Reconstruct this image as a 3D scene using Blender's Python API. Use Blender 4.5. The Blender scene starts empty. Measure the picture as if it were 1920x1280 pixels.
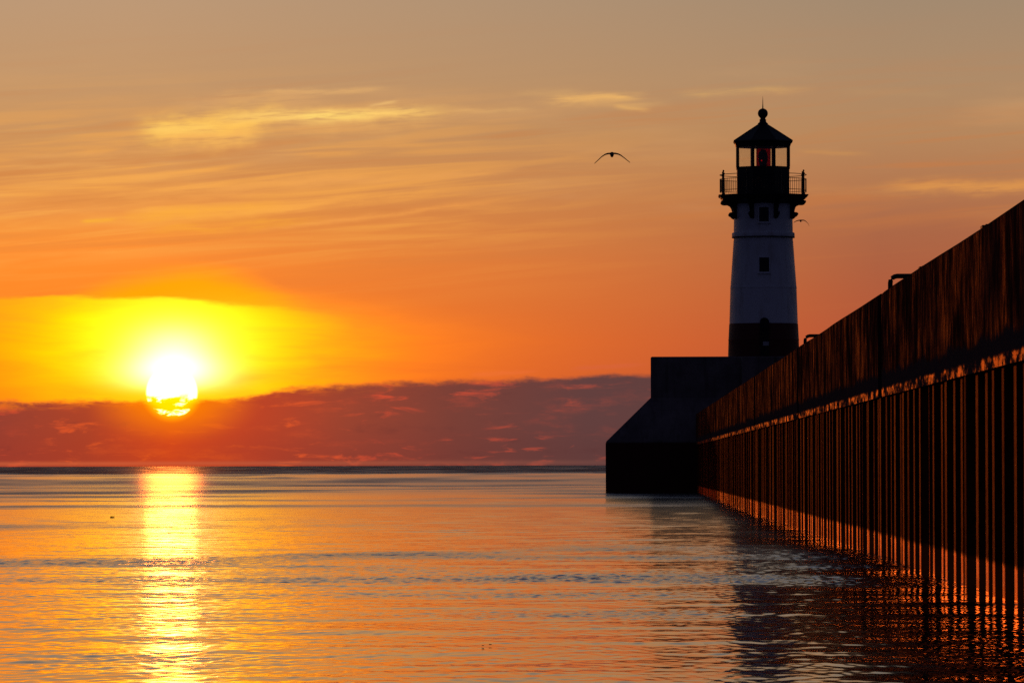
import bpy, bmesh, math, random
import numpy as np
from mathutils import Vector, Matrix

random.seed(7)
rng = np.random.default_rng(11)
scene = bpy.context.scene
COL = scene.collection
PI = math.pi

# ------------------------------------------------------------------ camera
# World: the pier runs along +Y, the lens stands 1.2 m above the lake.
F = 10600.0            # focal length in photo pixels (a 200 mm lens)
VX, HY = 1158.0, 871.5  # direction of the pier and the horizon in photo pixels
CAM_H = 1.2
cam_d = bpy.data.cameras.new("camera")
cam = bpy.data.objects.new("camera", cam_d)
COL.objects.link(cam)
cam_d.sensor_width = 36.0
cam_d.lens = F * 36.0 / 1920.0
cam_d.clip_start = 0.5
cam_d.clip_end = 90000.0
yaw = (VX - 960.0) / F
pitch = (HY + 0.6 - 640.0) / F
cam.matrix_world = (Matrix.Translation((0, 0, CAM_H))
                    @ Matrix.Rotation(yaw, 4, 'Z')
                    @ Matrix.Rotation(PI / 2 + pitch, 4, 'X')
                    @ Matrix.Rotation(-0.0026, 4, 'Z'))
scene.camera = cam

scene.view_settings.view_transform = 'Standard'
scene.view_settings.look = 'None'
scene.view_settings.exposure = 0.0
scene.view_settings.gamma = 1.0
scene.cycles.use_denoising = False
scene.cycles.max_bounces = 6
scene.cycles.diffuse_bounces = 2
scene.cycles.glossy_bounces = 4
scene.cycles.transparent_max_bounces = 12
scene.cycles.sample_clamp_indirect = 1.6
scene.cycles.sample_clamp_direct = 12.0
scene.cycles.caustics_reflective = False


def s2l(c):
    out = []
    for v in c:
        v = v / 255.0
        out.append(v / 12.92 if v <= 0.04045 else ((v + 0.055) / 1.055) ** 2.4)
    return tuple(out)


# ------------------------------------------------------------------ node helper
class S:
    """a float socket with arithmetic"""
    def __init__(self, nt, sock):
        self.nt, self.s = nt, sock

    def _m(self, op, *args):
        n = self.nt.nodes.new('ShaderNodeMath')
        n.operation = op
        for i, a in enumerate((self,) + args):
            if isinstance(a, S):
                self.nt.links.new(a.s, n.inputs[i])
            else:
                n.inputs[i].default_value = a
        return S(self.nt, n.outputs[0])

    def __add__(self, o): return self._m('ADD', o)
    __radd__ = __add__
    def __sub__(self, o): return self._m('SUBTRACT', o)
    def __rsub__(self, o): return self._m('MULTIPLY', -1.0)._m('ADD', o)
    def __mul__(self, o): return self._m('MULTIPLY', o)
    __rmul__ = __mul__
    def __truediv__(self, o): return self._m('DIVIDE', o)
    def max(self, o): return self._m('MAXIMUM', o)
    def min(self, o): return self._m('MINIMUM', o)
    def pow(self, o): return self._m('POWER', o)
    def sqrt(self): return self._m('SQRT')
    def abs(self): return self._m('ABSOLUTE')

    def gauss(self):          # exp(-v*v)
        return (self * self * -1.0)._m('EXPONENT')

    def step(self, a, b):     # smoothstep a->b (a may exceed b)
        n = self.nt.nodes.new('ShaderNodeMapRange')
        n.interpolation_type = 'SMOOTHSTEP'
        n.inputs['From Min'].default_value = min(a, b)
        n.inputs['From Max'].default_value = max(a, b)
        n.inputs['To Min'].default_value = 0.0 if a < b else 1.0
        n.inputs['To Max'].default_value = 1.0 if a < b else 0.0
        self.nt.links.new(self.s, n.inputs['Value'])
        return S(self.nt, n.outputs['Result'])

    def lin(self, a, b, c, d):
        n = self.nt.nodes.new('ShaderNodeMapRange')
        n.inputs['From Min'].default_value = a
        n.inputs['From Max'].default_value = b
        n.inputs['To Min'].default_value = c
        n.inputs['To Max'].default_value = d
        self.nt.links.new(self.s, n.inputs['Value'])
        return S(self.nt, n.outputs['Result'])


def put(nt, sock, v):
    if isinstance(v, S):
        nt.links.new(v.s, sock)
    elif isinstance(v, (tuple, list)) and len(v) == 3:
        sock.default_value = (*v, 1.0)
    elif isinstance(v, bpy.types.NodeSocket):
        nt.links.new(v, sock)
    else:
        sock.default_value = v


def mixc(nt, f, a, b, mode='MIX', clamp=True):
    n = nt.nodes.new('ShaderNodeMix')
    n.data_type = 'RGBA'
    n.blend_type = mode
    n.clamp_factor = clamp
    put(nt, n.inputs[0], f)
    put(nt, n.inputs[6], a)
    put(nt, n.inputs[7], b)
    return n.outputs[2]


def ramp(nt, f, stops, linear=False):
    n = nt.nodes.new('ShaderNodeValToRGB')
    cr = n.color_ramp
    cr.interpolation = 'LINEAR'
    while len(cr.elements) < len(stops):
        cr.elements.new(0.5)
    for e, (p, c) in zip(cr.elements, stops):
        e.position = p
        e.color = (*(c if linear else s2l(c)), 1.0)
    put(nt, n.inputs[0], f)
    return n.outputs[0]


def vec(nt, x, y, z=0.0):
    n = nt.nodes.new('ShaderNodeCombineXYZ')
    for i, v in enumerate((x, y, z)):
        put(nt, n.inputs[i], v)
    return n.outputs[0]


def noise(nt, v, scale=1.0, detail=3.0, rough=0.5, dist=0.0):
    n = nt.nodes.new('ShaderNodeTexNoise')
    nt.links.new(v, n.inputs['Vector'])
    n.inputs['Scale'].default_value = scale
    n.inputs['Detail'].default_value = detail
    n.inputs['Roughness'].default_value = rough
    n.inputs['Distortion'].default_value = dist
    return S(nt, n.outputs['Fac'])


# ------------------------------------------------------------------ sky
SUN_X, SUN_Y = 321.0, 731.0
SUN_AZ = (SUN_X - VX) / F
SUN_EL = (HY - SUN_Y) / F
SUN_DIR = Vector((math.sin(SUN_AZ) * math.cos(SUN_EL), math.cos(SUN_AZ) * math.cos(SUN_EL), math.sin(SUN_EL)))

world = bpy.data.worlds.new("World")
scene.world = world
world.use_nodes = True
wn = world.node_tree
wn.nodes.clear()
w_out = wn.nodes.new('ShaderNodeOutputWorld')
w_bg = wn.nodes.new('ShaderNodeBackground')
wn.links.new(w_bg.outputs[0], w_out.inputs[0])
tc = wn.nodes.new('ShaderNodeTexCoord')
sep = wn.nodes.new('ShaderNodeSeparateXYZ')
wn.links.new(tc.outputs['Generated'], sep.inputs[0])
dx, dy, dz = (S(wn, sep.outputs[i]) for i in range(3))
dyc = dy.max(0.08)
# sky coordinates: hundredths of a degree-like units east of / above the sun side
X = dx / dyc * F + VX
Y = HY - dz / dyc * F


def yr(v):
    return (v + 2000.0) / 2900.0


left_stops = [(-2000, (66, 78, 104)), (-1000, (110, 110, 118)), (-350, (152, 140, 128)), (0, (190, 153, 118)), (150, (197, 151, 106)),
              (250, (207, 149, 92)), (350, (225, 148, 76)), (430, (240, 148, 60)), (500, (247, 142, 46)),
              (560, (247, 136, 38)), (640, (248, 126, 22)), (740, (240, 112, 20))]
right_stops = [(-2000, (60, 74, 104)), (-1000, (96, 102, 118)), (-350, (128, 124, 118)), (0, (163, 138, 112)), (150, (175, 139, 104)),
               (250, (182, 135, 93)), (350, (180, 120, 80)), (430, (172, 104, 71)), (500, (174, 97, 65)),
               (560, (178, 92, 60)), (640, (182, 86, 56)), (740, (178, 80, 54))]
fy = (Y + 2000.0) / 2900.0
cl = ramp(wn, fy, [(yr(a), c) for a, c in left_stops])
crr = ramp(wn, fy, [(yr(a), c) for a, c in right_stops])
base = mixc(wn, X.lin(250, 1650, 0, 1), mixc(wn, Y.step(300, 560) * 0.9, cl, (1.16, 1.0, 1.0), 'MULTIPLY'), crr)

# long thin cirrus streaks, tilted a little, strongest on the left
tilt = Y + X * 0.075
st1 = noise(wn, vec(wn, X * 0.0016, tilt * 0.030, 3.1), 1.0, 4.0, 0.55, 0.6)
st2 = noise(wn, vec(wn, X * 0.0040, (Y + X * 0.03) * 0.055, 9.4), 1.0, 5.0, 0.6, 0.4)
zone = ((Y - 355.0) / 130.0).gauss() * X.step(1500, 300)
streak = (st1.step(0.45, 0.64) * 0.75 + st2.step(0.5, 0.75) * 0.25) * zone
base = mixc(wn, streak * 0.9, base, s2l((255, 176, 78)))
dark = st1.step(0.50, 0.30) * ((Y - 330.0) / 170.0).gauss()
base = mixc(wn, dark * 0.38, base, s2l((205, 122, 62)))
veil = noise(wn, vec(wn, X * 0.0022, Y * 0.012, 5.0), 1.0, 4.0, 0.55)
base = mixc(wn, veil.step(0.5, 0.8) * Y.step(60, 200) * Y.step(520, 300) * 0.25, base, s2l((225, 170, 112)))

# single bright cirrus clouds: x0, y0, x1, y1, half thickness, strength, colour
CIR = [(220, 240, 930, 208, 30, 0.35, (250, 184, 100)), (252, 246, 540, 218, 26, 1.0, (255, 196, 90)), (262, 240, 420, 236, 12, 0.7, (255, 206, 104)), (400, 218, 850, 207, 11, 1.0, (255, 205, 110)),
       (560, 214, 700, 212, 6, 0.9, (255, 214, 112)), (290, 262, 500, 250, 16, 0.6, (250, 182, 92)),
       (480, 172, 760, 163, 5, 0.5, (240, 184, 112)), (690, 196, 750, 187, 3, 0.6, (250, 200, 120)),
       (840, 207, 1010, 205, 5, 0.45, (232, 178, 108)), (1030, 186, 1215, 178, 7, 0.8, (242, 184, 104)),
       (1150, 198, 1225, 207, 4, 0.6, (228, 172, 100)), (1265, 176, 1530, 167, 6, 0.55, (214, 164, 100)),
       (1640, 352, 2100, 352, 11, 0.85, (222, 150, 78)), (1480, 358, 1720, 356, 9, 0.35, (205, 138, 80)),
       (1490, 284, 1640, 292, 4, 0.5, (205, 145, 84)), (148, 412, 222, 407, 3.5, 0.6, (255, 186, 50)),
       (210, 408, 560, 382, 12, 0.55, (255, 176, 56)), (480, 430, 960, 372, 5, 0.6, (248, 164, 78)),
       (60, 398, 560, 352, 7, 0.4, (250, 168, 80)), (0, 292, 480, 272, 4, 0.45, (230, 164, 94)),
       (0, 350, 420, 318, 9, 0.45, (246, 172, 86)), (150, 372, 760, 322, 10, 0.45, (250, 172, 84)), (330, 408, 900, 352, 9, 0.5, (252, 172, 78)),
       (520, 345, 1000, 320, 7, 0.35, (238, 164, 88)), (250, 432, 620, 408, 10, 0.45, (255, 176, 52)), (0, 312, 260, 300, 5, 0.4, (236, 168, 92)),
       (320, 188, 640, 180, 14, 0.4, (226, 170, 108)), (1000, 186, 1260, 196, 10, 0.4, (232, 176, 104)), (960, 176, 1100, 170, 6, 0.3, (214, 166, 106)),
       (1560, 172, 1800, 178, 7, 0.2, (190, 150, 104)), (880, 703, 1010, 695, 4, 0.6, (232, 108, 60)), (1070, 691, 1215, 683, 4, 0.6, (214, 98, 62)),
       (420, 726, 640, 712, 5, 0.6, (255, 120, 10))]
wob = noise(wn, vec(wn, X * 0.011, Y * 0.02, 1.7), 1.0, 3.0, 0.6)
fib = noise(wn, vec(wn, X * 0.010, (Y + X * 0.05) * 0.11, 8.8), 1.0, 4.0, 0.65, 0.3)
for (x0, y0, x1, y1, th, k, c) in CIR:
    sl = (y1 - y0) / (x1 - x0)
    d = Y - ((X - x0) * sl + y0) - (wob - 0.5) * (th * 2.4)
    L = x1 - x0
    along = X.step(x0 - 0.06 * L, x0 + 0.22 * L) * X.step(x1 + 0.06 * L, x1 - 0.30 * L)
    f = (d / th).gauss() * along * (fib.step(0.24, 0.60) * 0.85 + 0.15) * k
    base = mixc(wn, f, base, s2l(c))

# glow round the sun: a wide orange dome, and the bright veil under a sharp cloud edge
en = noise(wn, vec(wn, X * 0.006, Y * 0.03, 2.2), 1.0, 5.0, 0.6)
edge = Y - (553.0 + (X - 330.0).max(0.0) * 0.085 + (en - 0.5) * 26.0)
below = edge.step(-2, 9) * (1.0 - X.step(250, 700)) + edge.step(-45, 55) * X.step(250, 700)
rd = (((X - 345.0) / 290.0).pow(2.0) + ((Y - 725.0) / 225.0).pow(2.0)).sqrt() + (en - 0.5) * 0.16
base = mixc(wn, rd.step(1.10, 0.84) * 0.9 * (1.0 - below), base, (1.35, 0.40, 0.0))
vs = noise(wn, vec(wn, X * 0.004, Y * 0.026, 6.6), 1.0, 4.0, 0.55, 0.5)
yel = ((X - 330.0) / 225.0).gauss() * ((Y - 635.0) / 120.0).gauss()
wide = ((X - 290.0) / 430.0).gauss() * ((Y - 610.0) / 150.0).gauss()
base = mixc(wn, below * wide * (vs * 1.3 + 0.25), base, (1.7, 0.40, 0.0))
base = mixc(wn, below * (yel * (vs * 1.6 + 0.45)).min(1.0), base, (2.3, 1.02, 0.0))
base = mixc(wn, ((X - 330.0) / 125.0).gauss() * ((Y - 640.0) / 75.0).gauss() * below * 0.9, base, (2.6, 1.35, 0.05))
core = ((X - 325.0) / 74.0).gauss() * ((Y - 693.0) / 30.0).gauss() + ((X - 325.0) / 66.0).gauss() * ((Y - 655.0) / 40.0).gauss() * 0.55

# low cloud bank along the horizon
bn = noise(wn, vec(wn, X * 0.015, Y * 0.045, 4.4), 1.0, 6.0, 0.66)
topline = 748.0 - X.step(380, 620) * 28.0 - X.lin(600, 1250, 0, 20)
bd = Y - topline + (bn - 0.5) * 30.0
bank = bd.step(-6, 9)
bank_c = ramp(wn, X / 2000.0, [(0.0, (152, 64, 48)), (0.08, (174, 68, 40)), (0.16, (226, 78, 24)), (0.24, (190, 68, 38)),
                               (0.325, (154, 68, 48)), (0.425, (122, 64, 54)), (0.55, (99, 64, 62)), (0.95, (86, 60, 60))])
low = Y.step(770, 860)
bank_c = mixc(wn, low * 0.4, bank_c, mixc(wn, X.lin(300, 1000, 0, 1), s2l((165, 52, 36)), s2l((96, 54, 52))))
wn1 = noise(wn, vec(wn, X * 0.0115, Y * 0.052, 12.0), 1.0, 5.0, 0.62, 0.5)
wn2 = noise(wn, vec(wn, X * 0.0035, Y * 0.012, 17.0), 1.0, 2.0, 0.5)
wisp = wn1.step(0.53, 0.70) * wn2.step(0.38, 0.56) * (1.0 - X.step(700, 1500) * 0.55)
wisp_c = ramp(wn, X / 1400.0, [(0.0, (215, 78, 48)), (0.25, (250, 104, 20)), (0.5, (222, 80, 50)), (1.0, (146, 76, 64))])
mot = noise(wn, vec(wn, X * 0.006, Y * 0.022, 31.0), 1.0, 6.0, 0.65)
bank_c = mixc(wn, mot.step(0.45, 0.25) * 0.3, bank_c, s2l((84, 44, 44)))
bank_c = mixc(wn, mot.step(0.52, 0.75) * 0.3, bank_c, wisp_c)
bank_c = mixc(wn, wisp * 0.75, bank_c, wisp_c)
rim = ((bd - 4.0) / 9.0).gauss() * X.step(900, 250) * wn1.step(0.42, 0.6)
bank_c = mixc(wn, rim * 0.6, bank_c, s2l((255, 128, 10)))
ember = (((X - 322.0) / 120.0).pow(2.0) + ((Y - 745.0) / 62.0).pow(2.0)).sqrt()
bank_c = mixc(wn, ember.step(1.5, 0.15), bank_c, s2l((255, 128, 0)))
hz = ((Y - 866.0) / 4.0).gauss()
bank_c = mixc(wn, hz * 0.5, bank_c, mixc(wn, X.lin(200, 1100, 0, 1), s2l((215, 104, 62)), s2l((118, 74, 66))))
sky = mixc(wn, bank, base, bank_c)

# the sun's bright core and its disc, partly covered by the bank
sky = mixc(wn, core * (1.0 - (Y.step(715, 745))), sky, (3.6, 2.3, 1.08))
rs = (((X - SUN_X).pow(2.0)) + (Y - SUN_Y).pow(2.0)).sqrt()
cn = noise(wn, vec(wn, X * 0.034, Y * 0.085, 21.3), 1.0, 4.0, 0.6, 0.3)
cover = (cn + ((Y - 756.0) / 9.0).gauss() * 0.14 + (Y - 750.0) * 0.003).step(0.43, 0.57) * Y.step(732, 744)
glow2 = rs.step(62, 30) * Y.step(730, 746)
sky = mixc(wn, glow2 * 0.8, sky, (2.4, 0.95, 0.0))
disc = rs.step(50, 46) * (1.0 - cover)
sky = mixc(wn, disc, sky, (10.0, 4.6, 1.06))

# the rest of the dome: the real twilight sky model, dim behind the lens
nish = wn.nodes.new('ShaderNodeTexSky')
nish.sky_type = 'NISHITA'
nish.sun_disc = False
nish.sun_elevation = SUN_EL
nish.sun_rotation = SUN_AZ
nish.altitude = 180.0
nz = mixc(wn, 1.0, nish.outputs[0], (0.05, 0.05, 0.055), 'MULTIPLY')
elev = dz / (dx * dx + dy * dy).sqrt().max(0.001)
rest = mixc(wn, elev.step(0.2, 0.9), s2l((58, 68, 92)), s2l((30, 36, 56)))
rest = mixc(wn, 0.25, rest, nz)
rear = mixc(wn, 1.0, s2l((33, 35, 56)), (1.0, 1.0, 1.0), 'MULTIPLY')
rest = mixc(wn, dy.step(0.45, -0.05), rest, rear)
front = elev.step(0.46, 0.20) * dy.step(0.35, 0.85)
final = mixc(wn, front, rest, sky)
wn.links.new(final, w_bg.inputs['Color'])
w_bg.inputs['Strength'].default_value = 1.0
world.cycles.sampling_method = 'MANUAL'
world.cycles.sample_map_resolution = 2048

# ------------------------------------------------------------------ sun
sun_d = bpy.data.lights.new("sun", 'SUN')
sun_d.energy = 0.15
sun_d.angle = math.radians(0.53)
sun_d.color = (1.0, 0.21, 0.025)
sun = bpy.data.objects.new("sun", sun_d)
COL.objects.link(sun)
sun.rotation_mode = 'QUATERNION'
sun.rotation_quaternion = SUN_DIR.to_track_quat('Z', 'Y')
sun.location = (-30, 200, 60)


# ------------------------------------------------------------------ object helpers
def thing(name, label, cat, loc=(0, 0, 0), group=None):
    o = bpy.data.objects.new(name, None)
    o.empty_display_size = 0.3
    COL.objects.link(o)
    o.location = loc
    o['label'] = label
    o['category'] = cat
    if group:
        o['group'] = group
    return o


def tag(o, label, cat, group=None):
    o['label'] = label
    o['category'] = cat
    if group:
        o['group'] = group
    return o


def link_bm(name, bm, mat, parent=None, smooth=False, loc=None):
    bmesh.ops.recalc_face_normals(bm, faces=bm.faces)
    me = bpy.data.meshes.new(name)
    bm.to_mesh(me)
    bm.free()
    me.materials.append(mat)
    if smooth:
        me.polygons.foreach_set('use_smooth', [True] * len(me.polygons))
        me.set_sharp_from_angle(angle=math.radians(smooth if smooth > 1 else 40))
    o = bpy.data.objects.new(name, me)
    COL.objects.link(o)
    if parent is not None:
        o.parent = parent
    if loc is not None:
        o.location = loc
    return o


def box(bm, x0, x1, y0, y1, z0, z1, bevel=0.0, M=None):
    r = bmesh.ops.create_cube(bm, size=1.0)
    vs_ = r['verts']
    bmesh.ops.scale(bm, vec=(x1 - x0, y1 - y0, z1 - z0), verts=vs_)
    bmesh.ops.translate(bm, vec=((x0 + x1) / 2, (y0 + y1) / 2, (z0 + z1) / 2), verts=vs_)
    if bevel > 0:
        es = list({e for v in vs_ for e in v.link_edges})
        rr = bmesh.ops.bevel(bm, geom=es, offset=bevel, segments=2, affect='EDGES', profile=0.5)
        vs_ = list({v for f in rr['faces'] for v in f.verts} | {v for v in vs_ if v.is_valid})
    if M is not None:
        bmesh.ops.transform(bm, matrix=M, verts=vs_)
    return vs_


def lathe(bm, prof, n=64, a0=0.0):
    """prof: list of (r, z), spun about Z; closes at r == 0"""
    rings = []
    for r, z in prof:
        if r < 1e-6:
            rings.append([bm.verts.new((0, 0, z))])
        else:
            rings.append([bm.verts.new((r * math.sin(a0 + 2 * PI * k / n), -r * math.cos(a0 + 2 * PI * k / n), z)) for k in range(n)])
    for A, B in zip(rings[:-1], rings[1:]):
        for k in range(n):
            k2 = (k + 1) % n
            if len(A) == 1 and len(B) == 1:
                continue
            if len(A) == 1:
                bm.faces.new((A[0], B[k], B[k2]))
            elif len(B) == 1:
                bm.faces.new((A[k], A[k2], B[0]))
            else:
                bm.faces.new((A[k], A[k2], B[k2], B[k]))
    for R_ in (rings[0], rings[-1]):
        if len(R_) > 2:
            bm.faces.new(R_)


def tube(bm, pts, r, n=8, cap=True):
    pts = [Vector(p) for p in pts]
    rings = []
    for i, p in enumerate(pts):
        if i == 0:
            t = pts[1] - p
        elif i == len(pts) - 1:
            t = p - pts[i - 1]
        else:
            t = (pts[i + 1] - p).normalized() + (p - pts[i - 1]).normalized()
        t.normalize()
        up = Vector((0, 0, 1)) if abs(t.z) < 0.9 else Vector((1, 0, 0))
        a = t.cross(up).normalized()
        b = t.cross(a).normalized()
        rr = r[i] if isinstance(r, (list, tuple)) else r
        rings.append([bm.verts.new(p + a * rr * math.cos(2 * PI * k / n) + b * rr * math.sin(2 * PI * k / n)) for k in range(n)])
    for A, B in zip(rings[:-1], rings[1:]):
        for k in range(n):
            bm.faces.new((A[k], A[(k + 1) % n], B[(k + 1) % n], B[k]))
    if cap:
        bm.faces.new(rings[0])
        bm.faces.new(rings[-1])


def prism(bm, loops):
    """stack of equal-length polygons (lists of xyz), capped"""
    rings = [[bm.verts.new(p) for p in lp] for lp in loops]
    n = len(rings[0])
    for A, B in zip(rings[:-1], rings[1:]):
        for k in range(n):
            bm.faces.new((A[k], A[(k + 1) % n], B[(k + 1) % n], B[k]))
    bm.faces.new(rings[0])
    bm.faces.new(rings[-1])


# ------------------------------------------------------------------ materials
def new_mat(name):
    m = bpy.data.materials.new(name)
    m.use_nodes = True
    nt = m.node_tree
    b = nt.nodes['Principled BSDF']
    return m, nt, b


def pos(nt):
    g = nt.nodes.new('ShaderNodeNewGeometry')
    sp = nt.nodes.new('ShaderNodeSeparateXYZ')
    nt.links.new(g.outputs['Position'], sp.inputs[0])
    return (g.outputs['Position'],) + tuple(S(nt, sp.outputs[i]) for i in range(3))


def bump(nt, b, h, strength, dist):
    n = nt.nodes.new('ShaderNodeBump')
    n.inputs['Strength'].default_value = strength
    n.inputs['Distance'].default_value = dist
    put(nt, n.inputs['Height'], h)
    nt.links.new(n.outputs[0], b.inputs['Normal'])


def paint(name, col, rough=0.5, dirt=(0.18, 0.12, 0.08), amt=0.25, spec=0.5):
    m, nt, b = new_mat(name)
    P, x, y, z = pos(nt)
    n1 = noise(nt, vec(nt, x * 3.0, y * 3.0, z * 0.5), 1.0, 5.0, 0.6)
    n2 = noise(nt, P, 0.9, 4.0, 0.55)
    n3 = noise(nt, P, 14.0, 3.0, 0.6)
    f = (n1.step(0.48, 0.78) * 0.7 + n2.step(0.5, 0.8) * 0.5) * amt
    put(nt, b.inputs['Base Color'], mixc(nt, f, col, dirt))
    put(nt, b.inputs['Roughness'], n2 * 0.25 + (rough - 0.1))
    b.inputs['Specular IOR Level'].default_value = spec
    bump(nt, b, n3, 0.25, 0.004)
    return m


M_white = paint('white_paint', (0.76, 0.76, 0.78), 0.5, (0.28, 0.17, 0.11), 0.6)
M_black = paint('black_paint', (0.012, 0.011, 0.012), 0.55, (0.035, 0.018, 0.012), 0.6, 0.3)
M_foot = paint('foot_paint', (0.12, 0.028, 0.022), 0.6, (0.08, 0.03, 0.018), 0.6, 0.2)
M_roof = paint('roof_paint', (0.012, 0.011, 0.013), 0.5, (0.03, 0.02, 0.02), 0.5, 0.3)
M_iron = paint('iron_paint', (0.02, 0.017, 0.017), 0.55, (0.06, 0.025, 0.012), 0.6, 0.3)
M_dark = paint('window_dark', (0.012, 0.006, 0.006), 0.35, (0.03, 0.015, 0.01), 0.5, 0.4)


def make_concrete():
    m, nt, b = new_mat('weathered_concrete')
    P, x, y, z = pos(nt)
    n1 = noise(nt, P, 1.3, 6.0, 0.6)
    n2 = noise(nt, vec(nt, x * 4.0, y * 4.0, z * 0.35), 1.0, 5.0, 0.6)
    n3 = noise(nt, P, 18.0, 4.0, 0.65)
    c = ramp(nt, n1, [(0.3, (108, 97, 94)), (0.7, (148, 134, 128))])
    c = mixc(nt, n2.step(0.5, 0.75) * 0.6, c, s2l((70, 60, 58)))
    # board marks of the form work
    fr = (z * 2.5)._m('FRACT')
    line = fr.step(0.05, 0.0)
    c = mixc(nt, line * 0.35, c, s2l((60, 52, 50)))
    put(nt, b.inputs['Base Color'], c)
    b.inputs['Roughness'].default_value = 0.85
    b.inputs['Specular IOR Level'].default_value = 0.25
    bump(nt, b, n3 + n1 * 2.0, 0.5, 0.02)
    return m


def make_cap():
    """concrete cap of the pier: vertical rust and lime streaks, dark algae band low down"""
    m, nt, b = new_mat('streaked_cap_concrete')
    P, x, y, z = pos(nt)
    s1 = noise(nt, vec(nt, x, y * 1.25, z * 0.9), 1.0, 7.0, 0.70)
    s2 = noise(nt, vec(nt, x, y * 0.35, z * 0.25 + 5.0), 1.0, 4.0, 0.6)
    s3 = noise(nt, vec(nt, x, y * 6.0, z * 2.6), 1.0, 5.0, 0.75)
    s4 = noise(nt, vec(nt, x, y * 1.2, z * 5.0), 1.0, 5.0, 0.7)
    n3 = noise(nt, P, 26.0, 4.0, 0.65)
    c = ramp(nt, s1, [(0.28, (44, 28, 26)), (0.5, (96, 54, 40)), (0.72, (150, 82, 50))])
    c = mixc(nt, s2.step(0.45, 0.68) * 0.6, c, s2l((66, 50, 48)))
    c = mixc(nt, s3.step(0.55, 0.75) * 0.4, c, s2l((150, 84, 48)))
    e = noise(nt, vec(nt, x, y * 1.1, z * 2.0 + 3.0), 1.0, 5.0, 0.7)
    band = (z + (e - 0.5) * 0.42).step(2.42, 2.33)
    c = mixc(nt, band * 0.9, c, s2l((84, 74, 76)))
    put(nt, b.inputs['Base Color'], c)
    wet = s1.step(0.40, 0.66) * (1.0 - band) * (1.0 - s2.step(0.5, 0.72) * 0.6)
    wet = wet * s3.step(0.34, 0.62)
    lip = (z + (e - 0.5) * 0.08).step(2.195, 2.155) * s4.step(0.42, 0.68)
    wet = (wet * 0.75).max(lip * 1.7)
    put(nt, b.inputs['Roughness'], 0.74 - wet.min(1.0) * 0.22)
    b.inputs['Specular IOR Level'].default_value = 0.0
    put(nt, b.inputs['Metallic'], wet * 0.55)
    put(nt, b.inputs['Base Color'], mixc(nt, lip, c, s2l((176, 90, 36))))
    b.inputs['Specular Tint'].default_value = (0.9, 0.4, 0.2, 1)
    bump(nt, b, n3 * 0.5 + s3, 0.35, 0.012)
    return m


def make_rust(name, split, wet_col=(150, 70, 30)):
    """rusted steel; below the splash line it is worn smooth and wet"""
    m, nt, b = new_mat(name)
    P, x, y, z = pos(nt)
    n1 = noise(nt, vec(nt, x * 3.0, y * 1.0, z * 1.2), 1.0, 6.0, 0.65)
    n2 = noise(nt, P, 9.0, 5.0, 0.7)
    per = noise(nt, vec(nt, 0.0, y * 0.9, 0.0), 1.0, 2.0, 0.5)
    c = ramp(nt, n1, [(0.25, (58, 26, 16)), (0.5, (112, 52, 28)), (0.75, (140, 72, 38))])
    c = mixc(nt, n2.step(0.52, 0.7) * 0.5, c, s2l((48, 24, 18)))
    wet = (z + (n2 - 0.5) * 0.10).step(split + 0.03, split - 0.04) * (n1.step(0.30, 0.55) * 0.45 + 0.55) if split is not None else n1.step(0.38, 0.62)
    c = mixc(nt, wet * 0.8, c, s2l(wet_col))  # cleaner orange rust where the steel is worn and wet
    put(nt, b.inputs['Base Color'], c)
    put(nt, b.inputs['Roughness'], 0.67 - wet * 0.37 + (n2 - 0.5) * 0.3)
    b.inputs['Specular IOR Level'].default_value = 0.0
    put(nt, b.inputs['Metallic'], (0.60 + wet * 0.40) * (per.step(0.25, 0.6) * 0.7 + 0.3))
    b.inputs['Specular Tint'].default_value = (0.9, 0.4, 0.2, 1)
    bump(nt, b, n2 + n1, 0.35, 0.008)
    return m


M_conc = make_concrete()
M_cap = make_cap()
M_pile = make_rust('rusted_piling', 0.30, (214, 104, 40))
M_edge = make_rust('rusted_edge_steel', None, (160, 78, 34))
M_headsteel = paint('tarred_steel', (0.12, 0.034, 0.022), 0.75, (0.06, 0.025, 0.014), 0.7, 0.15)


def make_glass():
    m, nt, b = new_mat('salty_glass')
    out = nt.nodes['Material Output']
    tr = nt.nodes.new('ShaderNodeBsdfTransparent')
    tr.inputs[0].default_value = (0.98, 0.98, 0.96, 1)
    tl = nt.nodes.new('ShaderNodeBsdfTranslucent')
    tl.inputs[0].default_value = (0.8, 0.8, 0.8, 1)
    gl = nt.nodes.new('ShaderNodeBsdfGlossy')
    gl.inputs['Roughness'].default_value = 0.05
    P, x, y, z = pos(nt)
    n1 = noise(nt, P, 5.0, 4.0, 0.6)
    m1 = nt.nodes.new('ShaderNodeMixShader')
    put(nt, m1.inputs[0], n1 * 0.08)
    nt.links.new(tr.outputs[0], m1.inputs[1])
    nt.links.new(tl.outputs[0], m1.inputs[2])
    m2 = nt.nodes.new('ShaderNodeMixShader')
    m2.inputs[0].default_value = 0.025
    nt.links.new(m1.outputs[0], m2.inputs[1])
    nt.links.new(gl.outputs[0], m2.inputs[2])
    nt.links.new(m2.outputs[0], out.inputs[0])
    return m


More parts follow.
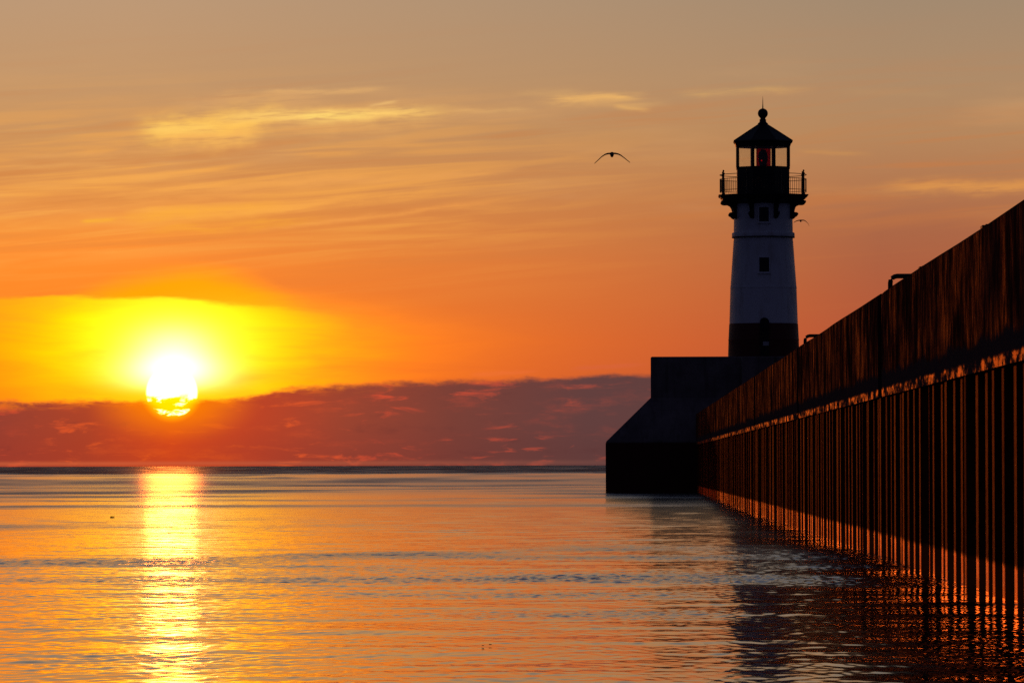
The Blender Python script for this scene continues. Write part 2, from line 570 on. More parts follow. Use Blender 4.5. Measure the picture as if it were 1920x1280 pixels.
def make_red_glass():
    m, nt, b = new_mat('red_screen')
    out = nt.nodes['Material Output']
    tr = nt.nodes.new('ShaderNodeBsdfTransparent')
    tr.inputs[0].default_value = (0.33, 0.012, 0.010, 1)
    gl = nt.nodes.new('ShaderNodeBsdfGlossy')
    gl.inputs['Roughness'].default_value = 0.15
    gl.inputs[0].default_value = (0.5, 0.1, 0.1, 1)
    P, x, y, z = pos(nt)
    m1 = nt.nodes.new('ShaderNodeMixShader')
    put(nt, m1.inputs[0], noise(nt, P, 6.0) * 0.1)
    nt.links.new(tr.outputs[0], m1.inputs[1])
    nt.links.new(gl.outputs[0], m1.inputs[2])
    nt.links.new(m1.outputs[0], out.inputs[0])
    return m


M_glass = make_glass()
M_red = make_red_glass()
M_lens, nt_, b_ = new_mat('lens_glass')
b_.inputs['Base Color'].default_value = (0.03, 0.012, 0.012, 1)
b_.inputs['Roughness'].default_value = 0.25
M_lamp, nt_, b_ = new_mat('red_lamp')
b_.inputs['Base Color'].default_value = (0.4, 0.02, 0.02, 1)
b_.inputs['Emission Color'].default_value = (1.0, 0.04, 0.03, 1)
b_.inputs['Emission Strength'].default_value = 3.0
M_gull = paint('gull_feathers', (0.10, 0.09, 0.09), 0.8, (0.03, 0.03, 0.03), 0.8, 0.1)
M_wood = paint('wet_driftwood', (0.03, 0.02, 0.015), 0.6, (0.06, 0.04, 0.03), 0.5, 0.3)
M_plate = paint('grey_plate', (0.42, 0.42, 0.44), 0.5, (0.2, 0.2, 0.2), 0.4)


# ------------------------------------------------------------------ water
def make_water():
    m, nt, b = new_mat('lake_water')
    P, x, y, z = pos(nt)
    at = nt.nodes.new('ShaderNodeAttribute')
    at.attribute_name = 'chop'
    ch = S(nt, at.outputs['Fac'])
    b.inputs['Base Color'].default_value = (0.006, 0.010, 0.016, 1)
    b.inputs['IOR'].default_value = 1.333
    put(nt, b.inputs['Roughness'], ch)
    return m


M_water = make_water()


def vnoise(x, y, seed):
    """smooth value noise on numpy arrays, 0..1"""
    r = np.random.default_rng(seed)
    T = r.random((256, 256))
    xi = np.floor(x).astype(int)
    yi = np.floor(y).astype(int)
    fx, fy_ = x - xi, y - yi
    fx = fx * fx * (3 - 2 * fx)
    fy_ = fy_ * fy_ * (3 - 2 * fy_)
    g = lambda i, j: T[i % 256, j % 256]
    return ((g(xi, yi) * (1 - fx) + g(xi + 1, yi) * fx) * (1 - fy_)
            + (g(xi, yi + 1) * (1 - fx) + g(xi + 1, yi + 1) * fx) * fy_)


def build_lake():
    D = [2.0, 6, 10, 14, 18, 21, 23]
    d = 24.0
    while d < 340:
        D.append(d)
        d += 0.055 if d < 62 else 0.055 * (d / 62) ** 1.3
    while d < 60000:
        D.append(d)
        d *= 1.10
    D = np.array(D)
    fine = np.arange(-0.150, 0.1151, 0.00045)
    lo, hi, st = [], [], 0.0005
    a = -0.150
    while a > -1.25:
        a -= st
        lo.append(a)
        st *= 1.05
    a, st = 0.1151, 0.0005
    while a < 1.25:
        a += st
        hi.append(a)
        st *= 1.05
    A = np.concatenate([np.array(lo[::-1]), fine, np.array(hi)])
    dD = np.gradient(D)
    dA = np.gradient(A)
    yy = np.repeat(D[:, None], len(A), 1)
    xx = D[:, None] * np.tan(A)[None, :]
    sp = np.maximum(np.repeat(dD[:, None], len(A), 1) * 0.8, D[:, None] * dA[None, :])
    # calm slicks and ruffled patches, much longer across than along in the picture
    p1 = vnoise(xx / 9.0 + 40, yy / 14.0 + 7, 1)
    p2 = vnoise(xx / 3.0 + 11, yy / 3.5 + 3, 2)
    p3 = vnoise(xx / 30.0 + 5, yy / 60.0 + 9, 3)
    patch = 0.55 * p1 + 0.25 * p2 + 0.2 * p3
    for (cx_, cy_, rx_, ry_, am_) in ((1.6, 60.0, 3.6, 5.0, 0.26), (0.2, 45.5, 1.8, 2.2, 0.20), (3.0, 72.0, 2.5, 7.0, 0.16), (-3.2, 76.0, 3.0, 4.0, 0.16),
                                      (-1.5, 52.0, 2.2, 1.6, 0.16), (0.0, 150.0, 14.0, 45.0, -0.16)):
        patch = patch + am_ * (0.5 + p2) * np.exp(-((xx - cx_) / rx_) ** 2 - ((yy - cy_) / ry_) ** 2)
    amp_s = 0.45 + 2.0 * np.clip((patch - 0.42) / 0.32, 0, 1) ** 1.5
    amp_l = 0.7 + 0.6 * p1
    z = np.zeros_like(xx)
    lost = np.zeros_like(xx)
    waves = []
    for n_w, l0, l1, sig_, pw, spread in ((60, 0.19, 0.80, 0.0225, -0.2, 1.1), (44, 0.9, 5.0, 0.0120, -0.4, 0.95)):
        lam = np.exp(rng.uniform(np.log(l0), np.log(l1), n_w))
        ang = rng.normal(PI / 2 + 0.18, spread, n_w)
        w_ = lam ** pw
        w_ = w_ / np.sqrt((w_ ** 2).sum())
        waves += [(lam[q], ang[q], sig_ * w_[q] * math.sqrt(2), rng.uniform(0, 2 * PI)) for q in range(n_w)]
    # fine broken ripples: short across the view, longer along it
    n_w = 56
    for q in range(n_w):
        k_x = 2 * PI / rng.uniform(0.085, 0.32) * rng.choice((-1, 1))
        k_y = 2 * PI / rng.uniform(0.26, 0.9)
        a_ = 0.0150 * math.sqrt(2 / n_w) / k_y
        ph = rng.uniform(0, 2 * PI)
        w = np.clip((2 * PI / abs(k_x) / (D[:, None] * dA[None, :]) - 2.2) / 1.6, 0, 1) * np.clip((2 * PI / k_y / (sp * 1.2) - 2.2) / 1.6, 0, 1)
        z += a_ * w * amp_s * np.sin(k_x * xx + k_y * yy + ph)
        lost += (a_ * k_y) ** 2 / 2 * (1 - w * w) * amp_s ** 2
    for lm, an, s, ph in waves:
        k = 2 * PI / lm
        w = np.clip((lm / sp - 2.5) / 2.5, 0, 1)
        arg = k * (xx * math.cos(an) + yy * math.sin(an)) + ph
        am = amp_s if lm < 0.88 else amp_l
        z += (s / k) * w * am * np.sin(arg)
        lost += (s * s / 2) * (1 - w * w) * am ** 2
    # unresolved slope becomes roughness, more of it on the ruffled open lake far out
    band = (1.0 + 0.8 * np.clip((yy - 215) / 40, 0, 1) - 0.45 * np.clip((yy - 430) / 80, 0, 1)
            + 9.5 * np.clip((yy - 800) / 250, 0, 1))
    wob_ = 0.75 + 0.5 * vnoise(xx / 40.0 + 3, yy / 45.0 + 1, 5)
    sig = np.sqrt(lost * (0.62 * band * wob_) ** 2 + (0.0016 + 0.0025 * np.clip((patch - 0.5) / 0.2, 0, 1)) ** 2)
    rough = np.sqrt(np.clip(np.sqrt(2.0) * sig, 0.0004, 0.36))
    z[yy > 400] = 0.0
    n, mcol = xx.shape
    co = np.stack([xx, yy, z], -1).reshape(-1, 3).astype(np.float32)
    idx = np.arange(n * mcol).reshape(n, mcol)
    quads = np.stack([idx[:-1, :-1], idx[:-1, 1:], idx[1:, 1:], idx[1:, :-1]], -1).reshape(-1, 4)
    me = bpy.data.meshes.new('lake')
    me.vertices.add(len(co))
    me.vertices.foreach_set('co', co.ravel())
    nf = len(quads)
    me.loops.add(nf * 4)
    me.loops.foreach_set('vertex_index', quads.ravel().astype(np.int32))
    me.polygons.add(nf)
    me.polygons.foreach_set('loop_start', np.arange(0, nf * 4, 4, dtype=np.int32))
    me.polygons.foreach_set('loop_total', np.full(nf, 4, dtype=np.int32))
    me.polygons.foreach_set('use_smooth', np.ones(nf, dtype=bool))
    me.update(calc_edges=True)
    at = me.attributes.new('chop', 'FLOAT', 'POINT')
    at.data.foreach_set('value', rough.ravel().astype(np.float32))
    me.materials.append(M_water)
    o = bpy.data.objects.new('lake_water', me)
    COL.objects.link(o)
    o['kind'] = 'structure'
    return o


build_lake()

# ------------------------------------------------------------------ pier wall
WX = 3.40
Z_TOP, Z_CAP = 3.43, 2.07
Y0, Y1 = 12.0, 246.0
pier = thing('pier_wall', 'long rust streaked pier wall with concrete cap over corrugated sheet piling', 'pier wall', (WX, Y0, 0))
LADDERS = [40.4, 73.4, 106.8, 140.5, 174.0, 207.5]


def cap_profile(y):
    x = WX
    return [(x, y, Z_CAP), (x, y, Z_TOP - 0.04), (x + 0.04, y, Z_TOP), (x + 6.2, y, Z_TOP), (x + 6.2, y, Z_CAP)]


cuts = [Y0] + [v for L_ in LADDERS for v in (L_ - 0.5, L_ + 0.5)] + [Y1]
pr = Matrix.Translation((-WX, -Y0, 0))
for a, b2 in zip(cuts[0::2], cuts[1::2]):
    bm = bmesh.new()
    # slight sag and lean of each poured length, so that the top line is not ruled
    n = max(3, int((b2 - a) / 3.2))
    loops = []
    for k in range(n + 1):
        yv = a + (b2 - a) * k / n
        jz = 0.003 * math.sin(yv * 0.31) + random.uniform(-0.003, 0.003)
        jx = random.uniform(-0.004, 0.004)
        loops.append([(p[0] + jx, p[1], p[2] + (jz if p[2] > 3 else 0)) for p in cap_profile(yv)])
    prism(bm, loops)
    bmesh.ops.transform(bm, matrix=pr, verts=bm.verts)
    link_bm('cap_section', bm, M_cap, pier)
for L_ in LADDERS:
    bm = bmesh.new()
    box(bm, WX + 0.40, WX + 6.19, L_ - 0.498, L_ + 0.498, Z_CAP + 0.01, Z_TOP - 0.03)
    bmesh.ops.transform(bm, matrix=pr, verts=bm.verts)
    link_bm('recess_back', bm, M_conc, pier)
    bm = bmesh.new()
    for sx in (-0.22, 0.22):
        tube(bm, [(WX + 0.2, L_ + sx, 0.2), (WX + 0.2, L_ + sx, Z_TOP - 0.1)], 0.022, 6)
    for k in range(10):
        zz = 0.35 + k * 0.32
        tube(bm, [(WX + 0.2, L_ - 0.22, zz), (WX + 0.2, L_ + 0.22, zz)], 0.014, 6)
    bmesh.ops.transform(bm, matrix=pr, verts=bm.verts)
    link_bm('ladder', bm, M_iron, pier)

# corrugated sheet piling (one folded steel skin)
bm = bmesh.new()
prof = []
yv = Y0
while yv < Y1:
    per_ = 1.27 * random.uniform(0.86, 1.14)
    fl = 0.35 * random.uniform(0.72, 1.22)
    o_ = WX + 0.05 + random.uniform(-0.02, 0.03)
    if random.random() < 0.07:
        fl *= 0.35
    inn = o_ + 0.34
    wb = 0.20
    prof += [(o_ + 0.004, yv), (o_, yv + 0.012), (o_, yv + fl * 0.46), (o_ + 0.016, yv + fl * 0.5), (o_ + 0.002, yv + fl * 0.54),
             (o_ + 0.002, yv + fl - 0.012), (o_ + 0.006, yv + fl), (inn, yv + fl + wb), (inn, yv + per_ - wb)]
    yv += per_
zs = [-0.6, 0.0, 0.31, 0.9, 1.5, 2.1]
rows_ = []
for zz in zs:
    rows_.append([bm.verts.new((x, y, zz)) for x, y in prof])
for A_, B_ in zip(rows_[:-1], rows_[1:]):
    for k in range(len(A_) - 1):
        bm.faces.new((A_[k], A_[k + 1], B_[k + 1], B_[k]))
bmesh.ops.transform(bm, matrix=pr, verts=bm.verts)
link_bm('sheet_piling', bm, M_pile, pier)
# fill of the pier behind the piling
bm = bmesh.new()
box(bm, WX + 0.6, WX + 6.1, Y0 + 0.1, Y1 - 0.1, -0.6, Z_CAP - 0.01)
bmesh.ops.transform(bm, matrix=pr, verts=bm.verts)
link_bm('core', bm, M_conc, pier)

# bent pipe grab rails over the ladder recesses, standing on the cap
RAIL_L = ['bent pipe grab rail on the wall top, the large near one', 'bent pipe grab rail on the wall top just right of the lighthouse foot',
          'small low grab rail on the wall top below the lighthouse, nearer one', 'small low grab rail on the wall top at the pier head']
for i, (L_, h_) in enumerate(((73.4, 0.21), (106.8, 0.20))):
    r = thing('grab_rail', RAIL_L[i], 'grab rail', (WX + 0.12, L_, Z_TOP), 'bent pipe grab rails on the pier wall')
    for k, off in enumerate((0.0,)):
        bm = bmesh.new()
        tube(bm, [(0.02, off, -0.01), (0.02, off, h_ - 0.09), (0.027, off, h_ - 0.055), (0.046, off, h_ - 0.026), (0.075, off, h_ - 0.007), (0.11, off, h_), (0.73, off, h_), (0.765, off, h_ - 0.007), (0.794, off, h_ - 0.026), (0.813, off, h_ - 0.055), (0.82, off, h_ - 0.09), (0.82, off, -0.01)], 0.033, 10)
        link_bm('bent_pipe', bm, M_iron, r, True)
        for xx_ in (0.02, 0.82):
            bm = bmesh.new()
            lathe(bm, [(0.06, 0), (0.06, 0.012), (0.036, 0.016)], 12)
            link_bm('foot_plate', bm, M_iron, r, True, (xx_, off, 0))
# low bolted steel plates on the cap edge
PLATE_L = ['flat bolted steel plate on the wall top, nearest the right frame edge', 'flat bolted steel plate on the wall top just right of the larger grab rail']
for i, px in enumerate((1838, 1722)):
    yv = WX * F / (px - VX - 6)
    r = thing('steel_plate', PLATE_L[i], 'steel plate', (WX + 0.04, yv, Z_TOP), 'steel plates on the pier wall')
    bm = bmesh.new()
    box(bm, 0.0, 0.30, -0.14, 0.14, -0.01, 0.022, 0.006)
    link_bm('plate', bm, M_iron, r)
    for bx in (0.05, 0.25):
        for by in (-0.10, 0.10):
            bm = bmesh.new()
            lathe(bm, [(0.02, 0.02), (0.02, 0.030), (0.012, 0.033)], 6)
            link_bm('bolt', bm, M_iron, r, False, (bx, by, 0))

# ------------------------------------------------------------------ pier head
HD = 247.0
xa = (1135 - VX) / F * HD
xb = (1220 - VX) / F * HD
ins = xb - xa
head = thing('pier_head', 'massive stepped concrete pier head with sloped flank rising from the water', 'pier head', (6.5, 262, 0))
hr = Matrix.Translation((-6.5, -262, 0))
z1 = CAM_H + (HY - 830) / F * HD
z2 = CAM_H + (HY - 745) / F * HD
z3 = CAM_H + (HY - 668) / F * HD


def poly(i, z, g=0.0):
    f = 283.0 / HD
    return [(xa + i - g, HD + i * 0.4 - g, z), (13.4 - i + g, HD + i * 0.4 - g, z), (16.0 - i + g, HD + 6 + i * 0.2, z),
            (16.0 - i + g, 281 - i, z), (13.4 - i, 284 - i, z), ((xa + i - g) * f + 0.12, 284 - i, z)]


bm = bmesh.new()
prism(bm, [poly(0, -0.8), poly(0, z1)])
bmesh.ops.transform(bm, matrix=hr, verts=bm.verts)
link_bm('steel_skirt', bm, M_headsteel, head)
bm = bmesh.new()
prism(bm, [poly(0.02, z1 + 0.003), poly(0.02, z1 + 0.06), poly(ins, z2)])
bmesh.ops.transform(bm, matrix=hr, verts=bm.verts)
link_bm('sloped_base', bm, M_conc, head)
bm = bmesh.new()
prism(bm, [poly(ins, z2 + 0.003), poly(ins, z3 - 0.05), poly(ins + 0.05, z3)])
bmesh.ops.transform(bm, matrix=hr, verts=bm.verts)
link_bm('parapet', bm, M_conc, head)
bm = bmesh.new()
box(bm, 5.42, 6.80, HD - 0.25, HD + 0.5, Z_TOP + 0.4, z3 - 0.02, 0.03)
bmesh.ops.transform(bm, matrix=hr, verts=bm.verts)
link_bm('access_block', bm, M_conc, head)

# ------------------------------------------------------------------ lighthouse
LD = 262.0
K = F / LD            # photo pixels per metre at the tower
lx = (1431.7 - VX) / F * LD
lh = thing('lighthouse', 'white lighthouse with black base, black railed gallery and octagonal glazed lantern', 'lighthouse', (lx, LD, z3))


def Z(py):            # photo row -> height above the lighthouse base
    return CAM_H + (HY - py) / F * LD - z3


def R(px):
    return px / K


n8 = PI / 8
# tower shell: black foot, white shaft with seams
bm = bmesh.new()
lathe(bm, [(R(67.0), 0.0), (R(66.8), Z(664)), (R(66.0), Z(640)), (R(66.3), Z(639)), (R(66.3), Z(637)), (R(65.9), Z(636)), (R(64.6), Z(609)), (R(64.2), Z(607.6))], 72)
link_bm('base_drum', bm, M_foot, lh, True)
bm = bmesh.new()
lathe(bm, [(R(64.0), Z(607.5)), (R(61.9), Z(542)), (R(62.4), Z(541.5)), (R(62.3), Z(538.5)), (R(61.7), Z(538)), (R(58.6), Z(495)), (R(55.4), Z(449)),
           (R(55.6), Z(448)), (R(58.4), Z(446)), (R(58.8), Z(445)), (R(58.8), Z(438.5)), (R(58.2), Z(437.5)), (R(55.4), Z(436.5)), (R(55.0), Z(410)), (R(55.0), Z(371))], 72)
link_bm('tower_shaft', bm, M_white, lh, True)
bm = bmesh.new()
lathe(bm, [(R(58.9), Z(447.0)), (R(59.1), Z(446.6)), (R(59.1), Z(445.2)), (R(58.9), Z(445.0))], 72)
link_bm('seam_band', bm, M_iron, lh, True)


# rivet rows on the shaft plates: small studs in vertical lines
def shaft_r(z):
    pts = [(Z(607.5), R(64.0)), (Z(540), R(61.8)), (Z(495), R(58.6)), (Z(449), R(55.4)), (Z(371), R(55))]
    for (za, ra), (zb, rb) in zip(pts[:-1], pts[1:]):
        if za <= z <= zb:
            return ra + (rb - ra) * (z - za) / (zb - za)
    return pts[0][1] if z < pts[0][0] else pts[-1][1]


bm = bmesh.new()
for k in range(8):
    a = 2 * PI * k / 8 + PI / 8 * 4
    zz = Z(605)
    while zz < Z(452):
        rr = shaft_r(zz)
        M_ = Matrix.Translation((rr * math.sin(a), -rr * math.cos(a), zz))
        bmesh.ops.create_icosphere(bm, subdivisions=1, radius=0.018, matrix=M_)
        zz += 0.085
riv = link_bm('rivet_row', bm, M_white, lh)
riv['kind'] = 'stuff'


def window(yc, h_, w_):
    zc = Z(yc)
    rr = shaft_r(zc)
    fr_ = bmesh.new()
    W, H = w_ / K / 2, h_ / K / 2
    t = 0.035
    for (x0, x1, q0, q1) in ((-W - t, -W, -H - t, H + t), (W, W + t, -H - t, H + t), (-W, W, H, H + t), (-W, W, -H - t, -H)):
        box(fr_, x0, x1, -0.05, 0.12, q0, q1)
    f = link_bm('window', fr_, M_white, lh, False, (0, -rr + 0.005, zc))
    f.rotation_euler = (-math.atan((shaft_r(zc - 0.3) - shaft_r(zc + 0.3)) / 0.6), 0, 0)
    g = bmesh.new()
    box(g, -W, W, -0.034, 0.10, -H, H)
    for q in (-H / 3, H / 3):
        box(g, -W, W, -0.042, -0.036, q - 0.012, q + 0.012)
    box(g, -0.012, 0.012, -0.048, -0.044, -H, H)
    link_bm('pane', g, M_dark, f)
    s_ = bmesh.new()
    box(s_, -W - 0.09, W + 0.09, -0.09, 0.1, -H - t - 0.045, -H - t - 0.002, 0.008)
    link_bm('sill', s_, M_white, f)


window(405, 27, 18)
window(499, 27, 18.5)

# door with round hood in the black foot
dz_ = Z(648)
bm = bmesh.new()
dW = R(8.5)
dtop = Z(606)
pts_ = [(-dW, 0.0), (dW, 0.0)] + [(dW * math.cos(a), dtop + dW * math.sin(a)) for a in [PI * k / 12 for k in range(13)]]
fr0 = [bm.verts.new((x, -R(66.5) - 0.05, z)) for x, z in pts_]
fr1 = [bm.verts.new((x, -R(60), z)) for x, z in pts_]
bm.faces.new(fr0)
bm.faces.new(fr1)
for k in range(len(fr0)):
    bm.faces.new((fr0[k], fr0[(k + 1) % len(fr0)], fr1[(k + 1) % len(fr0)], fr1[k]))
door = link_bm('door', bm, M_black, lh)
bm = bmesh.new()
lathe(bm, [(0.028, -0.02), (0.032, 0.0), (0.02, 0.03), (0, 0.035)], 10)
bmesh.ops.rotate(bm, matrix=Matrix.Rotation(PI / 2, 3, 'X'), verts=bm.verts)
link_bm('handle', bm, M_iron, door, True, (-0.13, -R(66.5) - 0.08, 0.9))
bm = bmesh.new()
box(bm, -R(5.5), R(5.5), -0.012, 0.012, Z(650) - dz_, Z(642.5) - dz_, 0.003)
link_bm('sign_plate', bm, M_plate, lh, False, (R(2.5), -R(66.5) - 0.064, dz_))
bm = bmesh.new()
box(bm, -R(6.5), R(6.5), -0.10, 0.04, -0.03, 0.03, 0.012)
lathe(bm, [(0.03, -0.10), (0.05, -0.07), (0.05, -0.03)], 12)
link_bm('door_lamp', bm, M_iron, lh, False, (0.0, -R(66.5) - 0.10, Z(616)))

# gallery deck, octagonal, with moulded edge and brackets
CR = 1 / math.cos(n8)
bm = bmesh.new()
lathe(bm, [(R(54.0) * CR, Z(384)), (R(62) * CR, Z(381.5)), (R(72) * CR, Z(378)), (R(76.5) * CR, Z(376)), (R(77.5) * CR, Z(373.5)), (R(79.5) * CR, Z(373)), (R(80) * CR, Z(371)),
           (R(82.6) * CR, Z(369.8)), (R(83.8) * CR, Z(368.4)), (R(83.8) * CR, Z(366.8)), (R(30), Z(366.2))], 8, n8)
link_bm('gallery_deck', bm, M_black, lh)
for k in range(8):
    a = n8 + k * PI / 4
    bm = bmesh.new()
    # outline in (radius, photo row), from the shaft out to the scrolled head
    ol = [(54, 378), (84, 378), (85, 380.5), (83.5, 383), (80, 384.5), (72, 384.5), (66.5, 387), (63.5, 391), (62.0, 396), (61.6, 399.5),
          (66.5, 399.8), (69.0, 401.5), (69.4, 403.5), (68.0, 405.5), (65.0, 407), (62.5, 409.5), (59.0, 411.6), (54, 412)]
    w2 = R(3.2)
    f0 = [bm.verts.new((R(q) * math.sin(a) + w2 * math.cos(a), -R(q) * math.cos(a) + w2 * math.sin(a), Z(p))) for q, p in ol]
    f1 = [bm.verts.new((R(q) * math.sin(a) - w2 * math.cos(a), -R(q) * math.cos(a) - w2 * math.sin(a), Z(p))) for q, p in ol]
    bm.faces.new(f0)
    bm.faces.new(f1)
    for j in range(len(f0)):
        bm.faces.new((f0[j], f0[(j + 1) % len(f0)], f1[(j + 1) % len(f0)], f1[j]))
    link_bm('bracket', bm, M_black, lh)

RR = R(81.0)
for k in range(8):
    a = n8 + k * PI / 4
    bm = bmesh.new()
    lathe(bm, [(R(3.0), Z(366.5)), (R(3.0), Z(364)), (R(1.9), Z(362)), (R(1.7), Z(330)), (R(2.6), Z(329)), (R(2.6), Z(326.5)), (R(1.2), Z(325.6)), (R(1.0), Z(324.4)),
               (R(1.7), Z(323.2)), (R(1.7), Z(321.8)), (R(0.8), Z(320.6)), (0, Z(320.4))], 12)
    link_bm('railing_post', bm, M_iron, lh, True, (RR * math.sin(a), -RR * math.cos(a), 0))
    bm = bmesh.new()
    span = [a + PI / 4 * j / 12 for j in range(13)]
    for py, rr in ((328.8, 0.017), (337.2, 0.014), (358.0, 0.014)):
        tube(bm, [(RR * math.sin(t), -RR * math.cos(t), Z(py)) for t in span], rr, 6)
    for j in range(1, 12):
        t = span[j]
        tube(bm, [(RR * math.sin(t), -RR * math.cos(t), Z(361.5)), (RR * math.sin(t), -RR * math.cos(t), Z(336.2))], 0.0095, 5)
    link_bm('railing_panel', bm, M_iron, lh)

# lantern: black drum, mullions, panes, red screen, lens and lamp
bm = bmesh.new()
lathe(bm, [(R(52.6), Z(366.5)), (R(52.8), Z(360)), (R(52.8), Z(318.5)), (R(54.0), Z(318)), (R(54.0), Z(315)), (R(52.6), Z(314.2))], 8, n8)
link_bm('lantern_drum', bm, M_black, lh)
for k in range(8):
    a = n8 + k * PI / 4
    bm = bmesh.new()
    M_ = Matrix.Translation((R(51.5) * math.sin(a), -R(51.5) * math.cos(a), 0)) @ Matrix.Rotation(a, 4, 'Z')
    box(bm, -R(2.0), R(2.0), -R(2.0), R(2.0), Z(314.3), Z(276.5), 0, M_)
    link_bm('mullion', bm, M_black, lh)
    am = k * PI / 4
    bm = bmesh.new()
    rr = R(51.2) * math.cos(n8)
    ww = R(51.5) * math.sin(n8) - R(2.1)
    M_ = Matrix.Translation((rr * math.sin(am), -rr * math.cos(am), 0)) @ Matrix.Rotation(am, 4, 'Z')
    box(bm, -ww, ww, -0.006, 0.006, Z(314.1), Z(276.6), 0, M_)
    link_bm('pane', bm, M_glass, lh)
bm = bmesh.new()
box(bm, -R(13.6), R(13.6), -R(36), -R(35.6), Z(314), Z(277))
link_bm('red_screen', bm, M_red, lh)
bm = bmesh.new()
lens_prof = [(R(5), Z(314)), (R(5), Z(311.5)), (R(7.6), Z(310.5))]
for j in range(9):
    t = j / 8
    py = 310 - t * 26
    rr = 9.6 * math.sin(PI * (0.22 + 0.60 * t)) ** 0.7
    lens_prof += [(R(rr), Z(py)), (R(rr - 0.7), Z(py - 1.4))]
lens_prof += [(R(4.0), Z(281.5)), (0, Z(280.5))]
lathe(bm, lens_prof, 32)
link_bm('lens', bm, M_lens, lh, True)
bm = bmesh.new()
bmesh.ops.create_icosphere(bm, subdivisions=2, radius=R(1.3), matrix=Matrix.Translation((-R(3.0), -R(10.5), Z(302.3))))
link_bm('lamp', bm, M_lamp, lh, True)

# roof: eight sided, with soffit, standing ribs, vent ball and spike
bm = bmesh.new()
lathe(bm, [(R(51.0), Z(277.2)), (R(55.0), Z(275.6)), (R(56.5), Z(270.5)), (R(59.6), Z(267.6)), (R(59.8), Z(265.6)), (R(34.0), Z(249.6)), (R(10.5), Z(235.0)), (R(9.8), Z(233.5))], 8, n8)
roof = link_bm('roof', bm, M_roof, lh)
for k in range(8):
    a = n8 + k * PI / 4
    bm = bmesh.new()
    tube(bm, [(R(q) * math.sin(a), -R(q) * math.cos(a), Z(p)) for q, p in ((59.6, 265.6), (34, 249.5), (10.5, 234.9))], 0.022, 6)
    link_bm('roof_rib', bm, M_roof, roof)
bm = bmesh.new()
bp = [(R(9.6), Z(234.5)), (R(9.6), Z(232.0)), (R(8.0), Z(231)), (R(6.6), Z(229.5)), (R(6.0), Z(227.0)), (R(6.4), Z(226)), (R(6.4), Z(225)), (R(5.0), Z(224.2)), (R(4.6), Z(222.8))]
for j in range(1, 13):
    t = -PI / 2 + 0.50 + (PI - 0.62) * j / 12
    bp.append((R(9.5) * math.cos(t), Z(213.4 - 9.5 * math.sin(t))))
bp.append((0, Z(203.8)))
lathe(bm, bp, 24)
link_bm('vent_ball', bm, M_roof, roof, True)
bm = bmesh.new()
lathe(bm, [(R(1.2), Z(205)), (R(1.0), Z(200)), (R(0.7), Z(196)), (R(0.55), Z(190)), (R(0.15), Z(181)), (0, Z(180.6))], 8)
link_bm('spike', bm, M_roof, roof, True)


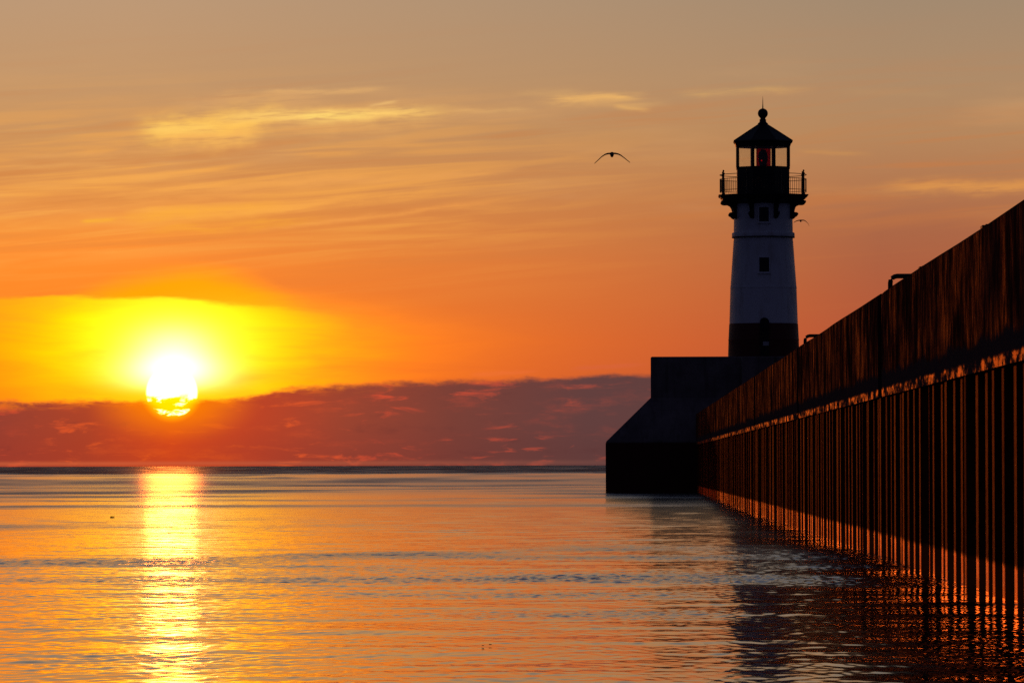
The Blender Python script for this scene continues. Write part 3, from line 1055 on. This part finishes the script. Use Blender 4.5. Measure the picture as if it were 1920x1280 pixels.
# ------------------------------------------------------------------ gulls
def gull(label, cx, cy, dist, span_px, shape, chord=0.17, cat='gull'):
    """one watertight skin lofted across the span; shape: (px, py) of the wing line"""
    loc = ((cx - VX) / F * dist, dist, CAM_H + (HY - cy) / F * dist)
    k = dist / F
    bm = bmesh.new()
    sec = []
    xs = [p[0] for p in shape]
    zs_ = [p[1] for p in shape]
    half = max(abs(xs[0]), abs(xs[-1])) * k

    def wing_z(x):
        return -float(np.interp(x / k, xs, zs_)) * k

    stations = sorted(set([q * k for q in np.linspace(xs[0], xs[-1], 41)] + [s * b for s in (-1, 1) for b in (0.02, 0.04, 0.056, 0.066, 0.075, 0.10)] + [0.0]))
    for x in stations:
        ax = abs(x)
        ring = []
        nseg = 16
        if ax <= 0.068:
            g = math.sqrt(max(0.0, 1 - (ax / 0.0695) ** 2))
            ln, ht, zc, yc = 0.24 * g + 0.02, 0.085 * g + 0.012, wing_z(x) - 0.045 * g, 0.0
        else:
            t = min(1.0, ax / half)
            ln = (chord * (1 - 0.55 * t ** 1.5)) / 2 * (1.0 if t < 0.97 else 0.35)
            ht = 0.027 * dist / 200 ** 0.5 / dist ** 0.5 * (1 - 0.6 * t)
            zc = wing_z(x)
            yc = 0.10 * max(0, t - 0.45)
        for j in range(nseg):
            th = 2 * PI * j / nseg
            yy_ = math.cos(th) * ln
            zz_ = math.sin(th) * ht
            if ax <= 0.068:        # tapered tail behind, head in front
                zz_ *= 0.45 + 0.55 * (1 - abs(math.cos(th)) ** 3)
            else:
                zz_ += -0.15 * yy_
            ring.append(bm.verts.new((x, yy_ + yc, zc + zz_)))
        sec.append(ring)
    for A_, B_ in zip(sec[:-1], sec[1:]):
        for j in range(len(A_)):
            bm.faces.new((A_[j], A_[(j + 1) % len(A_)], B_[(j + 1) % len(A_)], B_[j]))
    bm.faces.new(sec[0])
    bm.faces.new(sec[-1])
    o = link_bm('gull', bm, M_gull, None, True, loc)
    tag(o, label, cat, 'gulls in the evening sky')
    return o


gull('larger dark gull gliding in open sky left of the lighthouse, wings bowed down', 1148.5, 289.5, 200.0, 68,
     [(-33, 16.5), (-27, 11), (-19, 3.6), (-13, -0.2), (-8, -1.8), (0, -2.2), (7, -2.0), (12, -0.8), (17, 1.6), (24, 7.0), (29, 11), (34, 15)])
gull('smaller far gull flying close beside the right edge of the tower', 1502.0, 415.5, 420.0, 30,
     [(-13, 2.6), (-9, 0.2), (-5, -1.2), (0, -1.6), (6, -1.6), (10, 0.6), (14, 5.0), (16, 9.5)], 0.2)

# ------------------------------------------------------------------ floating driftwood
for (px, py, ln, lab) in ((209, 967.5, 0.11, 'dark scrap of driftwood floating left of the sun glitter'),
                          (904, 1212, 0.016, 'tiny floating twig near the bottom, left one of a close pair'),
                          (918, 1210, 0.020, 'tiny floating twig near the bottom, right one of a close pair')):
    dist = CAM_H * F / (py - HY)
    bm = bmesh.new()
    tube(bm, [(-ln / 2, 0, 0.0), (-ln * 0.2, 0.01, ln * 0.08), (ln * 0.2, -0.01, ln * 0.05), (ln / 2, 0.0, ln * 0.12)], [ln * 0.08, ln * 0.14, ln * 0.12, ln * 0.05], 8)
    o = link_bm('driftwood', bm, M_wood, None, True, ((px - VX) / F * dist, dist, 0.012))
    tag(o, lab, 'driftwood', 'driftwood scraps on the lake')
